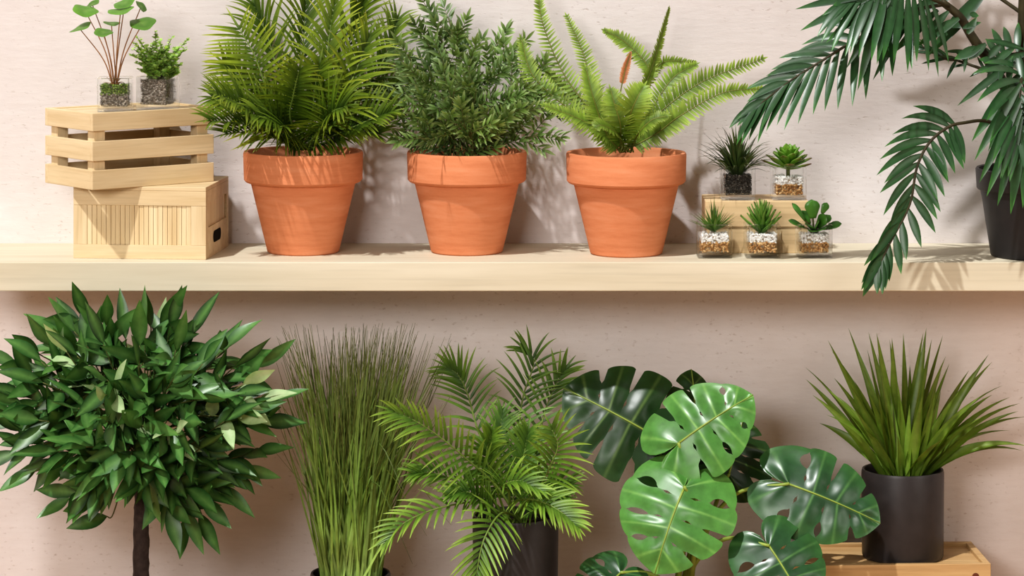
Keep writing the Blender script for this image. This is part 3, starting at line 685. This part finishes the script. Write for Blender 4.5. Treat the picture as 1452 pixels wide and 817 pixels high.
for x0, y0, x1, y1 in [(128, 462, 103, 400), (150, 468, 152, 418), (214, 470, 206, 412), (222, 468, 264, 405), (232, 480, 262, 450), (118, 455, 62, 452), (315, 500, 312, 468), (60, 505, 18, 474), (330, 520, 385, 495), (160, 730, 95, 748), (135, 712, 90, 724), (278, 720, 312, 785), (262, 730, 255, 792), (40, 522, -2, 520)]:
    a, b = P(x0, y0, yb + .01), P(x1, y1, yb - .03); mb = MB(); mb.leaf(a.lerp(b, .12), b - a, Vector((U(-.4, .4), -1, U(0, .5))), (b - a).length * .9, U(.021, .026), 'bay', 9, .05, 0, .2, U(.2, .8), .12)
    o = mb.build('branch', M['bay'], t); st = MB(); st.tube(spline([cc + Vector((0, 0, -.02)), a.lerp(cc, .4), a, a.lerp(b, .14)], 14), .0014, .0008, 5); st.build('twig', M['twig'], o)
for (x, y, dy) in [(345, 545, -60), (366, 568, -50), (335, 590, -80), (226, 480, 20), (150, 560, -150), (95, 500, -60), (250, 610, -150)]: bay_branch(P(x, y, yb + dy / 1000), 5, True, .95)  # pale branches; some are sun highlights put into the leaf colour

# ------------------------------------------------------------------ ornamental grass
yg = -.185
c = P(497, 812, yg); zr = c.z; c.z = -.62
t = empty('potted_grass', c, 'tall wispy ornamental grass in a black pot beside the bay tree', 'potted plant')
hp = zr + .62
lathe('plant_pot', [(.02, .001), (.046, 0), (.048, .002), (.0575, hp - .003), (.0565, hp), (.054, hp), (.053, hp - .004), (.046, .008)], M['black'], t)
soil_disc(.0525, hp - .014, t)
m = MB()
def gblade(b, tip, w, g, sag):
    mid = b.lerp(tip, .5) + Vector(((b.x - tip.x) * .10 + U(-.008, .008), 0, sag)); pts = spline([b, mid, tip], 10)
    k0 = len(m.v); th = U(-.7, .7); sd0 = Vector((math.cos(th), math.sin(th), 0))
    for i, p in enumerate(pts):
        u = i / 10; ww = w * (1 - u ** 1.4) / 2 + .00022
        m.v += [p - sd0 * ww, p + sd0 * ww]; m.c += [(u, g, 0)] * 2
    for i in range(10): m.f.append((k0 + 2 * i, k0 + 2 * i + 1, k0 + 2 * i + 3, k0 + 2 * i + 2))
for i in range(680):
    u = rng.random(); a = U(0, 6.28); rr = .044 * math.sqrt(rng.random())
    b = Vector((c.x + rr * math.cos(a), yg + rr * math.sin(a) * .9, zr - .01))
    k = (b.x - c.x) / .044
    hgt = 458 + 190 * rng.random() ** 1.25
    sx = 495 + (k * 58 + rng.gauss(0, 50)) * (1.05 if hgt < 550 else .8) + 14
    sx = max(392, min(640, sx))
    if sx > 590: hgt += 10
    gblade(b, P(sx, hgt, yg + U(-70, 120) / 1000), U(.0018, .0042), U(0, 1), U(-.004, .016))
for (x, y, dy) in [(548, 640, -60), (560, 500, -50), (632, 520, 40), (640, 560, 0), (400, 470, -20), (395, 480, 0), (402, 465, 20), (408, 470, -40), (410, 462, 10), (585, 800, -90), (605, 760, -40), (575, 700, -80), (640, 745, 20), (390, 560, -20)]:
    b = Vector((c.x + U(-.03, .03), yg + U(-.03, .03), zr - .01)); gblade(b, P(x, y, yg + dy / 1000), .003, U(0, 1), .03 if y < 700 else .13)
tag(m.build('grass_blades', M['grass'], t), kind='stuff')

# ------------------------------------------------------------------ areca palm
ya = -.190
c = P(731, 745, ya); zr = P(731, 742, ya - .058).z; c.z = -.62
t = empty('potted_palm', c, 'feathery arching palm in a black pot on the floor beside the grass', 'potted plant')
hp = zr + .62
lathe('plant_pot', [(.02, .001), (.056, 0), (.059, .002), (.0615, hp - .004), (.0605, hp), (.0575, hp), (.0565, hp - .004), (.055, .008)], M['black'], t)
soil_disc(.056, hp - .016, t)
def fa(ctrl, **k):
    frond(t, [(731 + U(-14, 14), 748, U(-10, 10))] + ctrl, ya, **{**dict(n=19, W=5.4, nseg=8, lp=lambda u: (.7 + .3 * math.sin(PI * min(1, u * .9 + .1))) * (1 - .3 * u), ang=(58, 24), mat='areca', nrm=(0, -1, .4), droop=.6, lift=.32, g=(.2, .9), t0=.3), **k, 'L': k.get('L', 52) * 1.22, 'n': min(21, k.get('n', 19))})
fa([(738, 700, 10), (736, 616, 40), (742, 562, 60), (757, 515, 75), (744, 496, 80)], g=(.0, .4), L=58, ang=(55, 25))
fa([(712, 700, -20), (693, 678, -30), (664, 653, -45), (629, 624, -60), (594, 600, -70), (560, 584, -75)], L=62, n=28, lr=(1.1, .8), g=(.5, 1), t0=.36)
fa([(715, 690, 10), (680, 616, 40), (664, 562, 60), (651, 534, 65), (636, 522, 65)], L=58, g=(.2, .6))
fa([(742, 715, -25), (763, 694, -40), (780, 661, -55), (791, 633, -60), (783, 610, -62)], L=58, g=(.4, 1), lr=(.9, 1.15), ang=(72, 35))
fa([(705, 725, -30), (676, 712, -55), (618, 722, -85), (573, 742, -105), (550, 766, -112)], L=50, g=(.6, 1), nrm=(-.1, -.7, .9), droop=.5)
fa([(722, 728, -45), (705, 733, -85), (686, 766, -112), (677, 806, -122), (674, 838, -126)], L=58, g=(.6, 1), nrm=(0, -1, .3), droop=.45, ang=(62, 24), t0=.3)
fa([(728, 715, -45), (750, 708, -85), (778, 716, -105), (800, 730, -115), (815, 744, -120)], L=46, g=(.6, 1), nrm=(.1, -.8, .8), droop=.5)
fa([(742, 690, 10), (754, 666, 20), (771, 590, 50), (787, 548, 65), (800, 526, 70)], L=60, g=(.1, .6))
fa([(722, 700, -40), (712, 690, -75), (735, 682, -95), (765, 694, -105)], L=42, g=(.4, .9), nrm=(0, -.8, .8), droop=.5)
fa([(745, 715, -20), (780, 690, -35), (808, 688, -45)], L=46, g=(.2, .6), nrm=(.1, -.8, .8), droop=.5)
fa([(706, 700, -15), (690, 650, -25), (697, 615, -30)], L=46, g=(.3, .8))
fa([(718, 700, 0), (706, 640, 20), (712, 590, 40)], L=54, g=(.0, .5))
fa([(706, 718, -10), (660, 688, -30), (618, 672, -45), (590, 672, -55)], L=50, g=(.2, .7), nrm=(-.1, -.8, .8))
fa([(700, 728, -30), (668, 700, -60), (640, 702, -75)], L=42, g=(0, .5), nrm=(0, -.8, .8), droop=.6)
fa([(750, 728, -30), (775, 715, -55), (800, 708, -65)], L=42, g=(0, .5), nrm=(0, -.8, .8), droop=.6)
fa([(728, 705, -10), (742, 650, 0), (748, 615, 5)], L=50, g=(.1, .6))

# ------------------------------------------------------------------ monstera
ym = -.200
c = P(965, 830, ym); c.z = -.62
t = empty('potted_monstera', c, 'monstera with large glossy split leaves between the palm and the wooden crate', 'potted plant')
lathe('plant_pot', [(.02, .001), (.056, 0), (.059, .002), (.064, .11), (.063, .113), (.060, .113), (.058, .108), (.055, .008)], M['black'], t)
soil_disc(.058, .098, t)
RHO = [(0, 1.0), (14, .93), (30, .83), (50, .74), (70, .66), (90, .58), (110, .53), (130, .50), (150, .44), (165, .33), (176, .16)]
def rho(th):
    for (a, ra), (b, rb) in zip(RHO, RHO[1:]):
        if th <= b: return ra + (rb - ra) * (th - a) / (b - a)
    return RHO[-1][1]
def monstera(base, tip, nrm, mat='monstera', wf=1., cup=.25, arch=.25, cuts=((27, .56), (55, .50), (86, .52)), yb=-30, yt=-40, seed=1, hole=.8, ctrl=None, label=None, curl=0., closed=.35):
    rr = random.Random(seed)
    b, e = P(base[0], base[1], ym + yb / 1000), P(tip[0], tip[1], ym + yt / 1000)
    ax = e - b; L = ax.length; ax.normalize(); sd = ax.cross(Vector(nrm)).normalized(); nn = sd.cross(ax).normalized()
    m = MB(); g = rr.uniform(.3, .7)
    def pt(u, v):
        z = -cup * v * v * 1.2 - arch * (u - .3) ** 2 + .06 * abs(v) ** .5 * 0 + curl * v * u
        return b + ax * (u * L) + sd * (v * L * wf) + nn * (z * L)
    for sg in (-1, 1):
        ths = [0] + [a + rr.uniform(-3, 3) for a, _ in cuts] + [174]; shut = [0] + [rr.random() < closed for _ in cuts] + [0]; rcs = [1.0] + [max(.35, min(.9, r_ + rr.uniform(-.07, .07))) for _, r_ in cuts] + [1.0]
        for k in range(len(ths) - 1):
            ta, tb = ths[k], ths[k + 1]; mid = (ta + tb) / 2; half = (tb - ta) / 2
            NX, NR = 14, 24; k0 = len(m.v)
            for i in range(NR + 1):
                r0 = i / NR
                for j in range(NX + 1):
                    x = -1 + 2 * j / NX
                    rc = rcs[k] if x < 0 else rcs[k + 1]
                    edge = (x < 0 and k == 0) or (x > 0 and k == len(ths) - 2)
                    op = 0
                    if not edge:
                        sh = shut[k] if x < 0 else shut[k + 1]
                        if sh:
                            if rc < r0 < .88: op = .20 * math.sin(PI * (r0 - rc) / (.88 - rc)) ** .6
                        elif r0 > rc: op = (.09 + .13 * (r0 - rc) / (1 - rc)) * min(1, (r0 - rc) / .08)
                        hb = math.exp(-((r0 - .27) / .055) ** 2) * .16 * hole * (1 if (k % 2 == 0) else .3); op = max(op, hb if rc > .36 else 0)
                    shrink = 1 - op * abs(x) ** 1.0
                    th = mid + half * x * shrink
                    th = max(0, min(174, th)); r = r0 * (1 - (.05 * abs(x) ** 4 if not edge else 0))
                    q = rho(th); ou, ov = q * math.cos(R(th)), q * math.sin(R(th))
                    mu = max(0, .88 * (1 - th / 105)) ** 1.1 if th < 105 else 0
                    if k == 0 and x == -1: mu = 0.0; ou, ov = 1.0, 0.0; u, v = r0, 0.0
                    else:
                        u, v = mu + (ou - mu) * r, ov * r
                        u += .10 * r * r * (1 - r) * 0
                    p = pt(u, sg * v) + nn * (L * .018 * math.cos(PI * x) * math.sin(PI * min(1, r0 * 1.1)) )
                    m.v.append(p); m.c.append((r0, g, max(math.exp(-(x / .07) ** 2) * (1 - r0 * .6), math.exp(-(v / .014) ** 2))))
            for i in range(NR):
                for j in range(NX):
                    a = k0 + i * (NX + 1) + j
                    q = (a, a + 1, a + NX + 2, a + NX + 1)
                    m.f.append(q if sg > 0 else q[::-1])
    o = m.build('leaf', M[mat], t, clamp=True)
    if label: o['label'] = label
    pp = [(965 + rr.uniform(-14, 14), 850, rr.uniform(-8, 8))] + (ctrl or []) + [(base[0], base[1], yb)]
    s = MB(); s.tube(spline([P(x, y, ym + dy / 1000) for x, y, dy in pp], 24), .0042, .0022, 8)
    mrib = [pt(u, 0) + nn * .0006 for u in [i / 12 for i in range(13)]]; s.tube(mrib, .0016, .0005, 6)
    s.build('petiole', M['petiole'], o)
    return o
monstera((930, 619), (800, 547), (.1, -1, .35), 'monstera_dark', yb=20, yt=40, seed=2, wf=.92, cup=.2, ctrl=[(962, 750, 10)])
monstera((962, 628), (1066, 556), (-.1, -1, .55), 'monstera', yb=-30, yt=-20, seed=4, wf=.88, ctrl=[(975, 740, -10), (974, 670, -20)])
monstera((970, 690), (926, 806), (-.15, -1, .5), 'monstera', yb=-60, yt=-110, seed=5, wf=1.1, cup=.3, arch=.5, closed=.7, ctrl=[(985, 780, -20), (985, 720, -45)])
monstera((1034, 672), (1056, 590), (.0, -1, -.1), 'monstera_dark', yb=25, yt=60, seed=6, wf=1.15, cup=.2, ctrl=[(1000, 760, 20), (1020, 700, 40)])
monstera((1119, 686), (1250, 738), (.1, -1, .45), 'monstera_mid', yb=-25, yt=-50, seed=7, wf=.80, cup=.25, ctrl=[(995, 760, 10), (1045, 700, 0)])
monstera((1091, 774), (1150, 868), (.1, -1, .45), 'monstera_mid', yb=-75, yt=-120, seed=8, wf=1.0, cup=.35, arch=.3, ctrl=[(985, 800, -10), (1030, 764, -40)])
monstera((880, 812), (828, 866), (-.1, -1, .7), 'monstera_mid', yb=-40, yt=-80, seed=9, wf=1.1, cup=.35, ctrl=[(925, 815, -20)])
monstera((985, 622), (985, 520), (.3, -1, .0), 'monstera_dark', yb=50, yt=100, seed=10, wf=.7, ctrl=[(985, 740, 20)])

# ------------------------------------------------------------------ yucca
yy = -.122
c = P(1280, 790, yy); c.z = TRAYZ
t = empty('potted_yucca', c, 'sword-leaved plant in the matt black cylinder pot on the honey wooden crate', 'potted plant')
hp = P(1280, 676, yy - .058).z - TRAYZ
lathe('cylinder_pot', [(.03, .0005), (.054, 0), (.0575, .0015), (.0588, .005), (.0597, hp - .004), (.0585, hp), (.0555, hp), (.0545, hp - .004), (.053, .008)], M['black'], t)
soil_disc(.054, hp - .012, t)
top = c + Vector((0, 0, hp - .012))
tipsY = [(1137, 540), (1146, 520), (1165, 597), (1172, 490), (1190, 492), (1186, 532), (1205, 468), (1213, 488), (1218, 500), (1238, 472), (1240, 474), (1250, 520), (1262, 485), (1270, 478), (1283, 472), (1299, 475), (1318, 470), (1325, 485), (1344, 482), (1327, 500), (1355, 520), (1385, 520), (1400, 505), (1402, 512), (1413, 532), (1402, 558), (1428, 558), (1448, 575), (1440, 582), (1456, 596), (1458, 620), (1452, 622), (1430, 600), (1368, 525), (1306, 500), (1290, 520), (1225, 530), (1200, 560), (1175, 545), (1160, 560), (1232, 600), (1260, 590), (1280, 560), (1310, 560), (1340, 560), (1370, 575), (1268, 540), (1240, 550), (1215, 575), (1330, 530), (1350, 600), (1390, 590), (1245, 505), (1300, 540), (1275, 620), (1222, 520), (1262, 560), (1318, 520), (1180, 580), (1208, 545), (1228, 555), (1252, 575), (1290, 575), (1326, 575), (1360, 555), (1382, 560), (1300, 600), (1238, 620), (1330, 610)]
for i, (x, y) in enumerate(tipsY):
    front = i > 35
    tip = P(x, y, yy + (U(-60, -25) if front else U(-20, 85)) / 1000)
    d0 = tip - top; b = top + Vector((max(-.026, min(.026, d0.x * .16)) + U(-.008, .008), (-.018 if front else .008) + U(-.012, .012), -.004))
    dv = tip - b; L = dv.length * 1.02; lat = abs(dv.x) / L
    dr = .75 * lat + U(.0, .22); d = dv.normalized() + Vector((0, 0, dr * .5))
    mm_ = MB(); mm_.leaf(b, d, Vector((-dv.x * .5 + U(-.2, .2), -.12, .05 + lat * .12)), L, U(.0125, .0195), 'blade', 12, dr, U(-.2, .25), .4, U(.1, .9))
    mm_.build('leaf', M['yucca'], t)

# ------------------------------------------------------------------ light
def look(o, d): o.rotation_euler = Vector(d).to_track_quat('-Z', 'Y').to_euler()
sun = bpy.data.lights.new('sun', 'SUN'); so = bpy.data.objects.new('sun', sun); col.objects.link(so)
look(so, (.72, 1.0, -2.1)); sun.energy = 3.3; sun.angle = R(1.6); sun.color = (1.0, 1.0, 1.0)
ar = bpy.data.lights.new('softbox', 'AREA'); ao = bpy.data.objects.new('softbox', ar); col.objects.link(ao)
ar.shape = 'RECTANGLE'; ar.size = 1.5; ar.size_y = .8; ar.energy = 77; ar.color = (1, .97, .94)
ao.location = (-1.3, -4.0, 1.15); look(ao, Vector((.1, 0, -.1)) - ao.location)
fl = bpy.data.lights.new('added_bounce_fill', 'AREA'); fo = bpy.data.objects.new('added_bounce_fill', fl); col.objects.link(fo)  # added area fill standing in for light bounced from the right
fl.size = 1.2; fl.energy = 16; fl.color = (1, .96, .9); fo.location = (2.4, -2.2, .5); look(fo, Vector((0, 0, -.1)) - fo.location)
sp = bpy.data.lights.new('added_strip_spot', 'SPOT'); spo = bpy.data.objects.new('added_strip_spot', sp); col.objects.link(spo)  # added lamp; its cone edge draws the bright strip on the left wall
spo.location = (-2.37, -2.9, -.46); look(spo, (0, 1, 0)); sp.energy = 145; sp.shadow_soft_size = .02; sp.spot_size = R(60.4); sp.spot_blend = .025; sp.color = (1, .97, .95)
w = bpy.data.worlds.new('world'); sc.world = w; w.use_nodes = True
bg = w.node_tree.nodes['Background']; bg.inputs[0].default_value = (1.0, .82, .67, 1); bg.inputs[1].default_value = .25
sc.view_settings.view_transform = 'Standard'; sc.view_settings.look = 'Medium High Contrast'; sc.view_settings.exposure = -.14
sc.cycles.max_bounces = 8; sc.cycles.transparent_max_bounces = 16; sc.cycles.use_denoising = True
sc.cycles.caustics_reflective = False
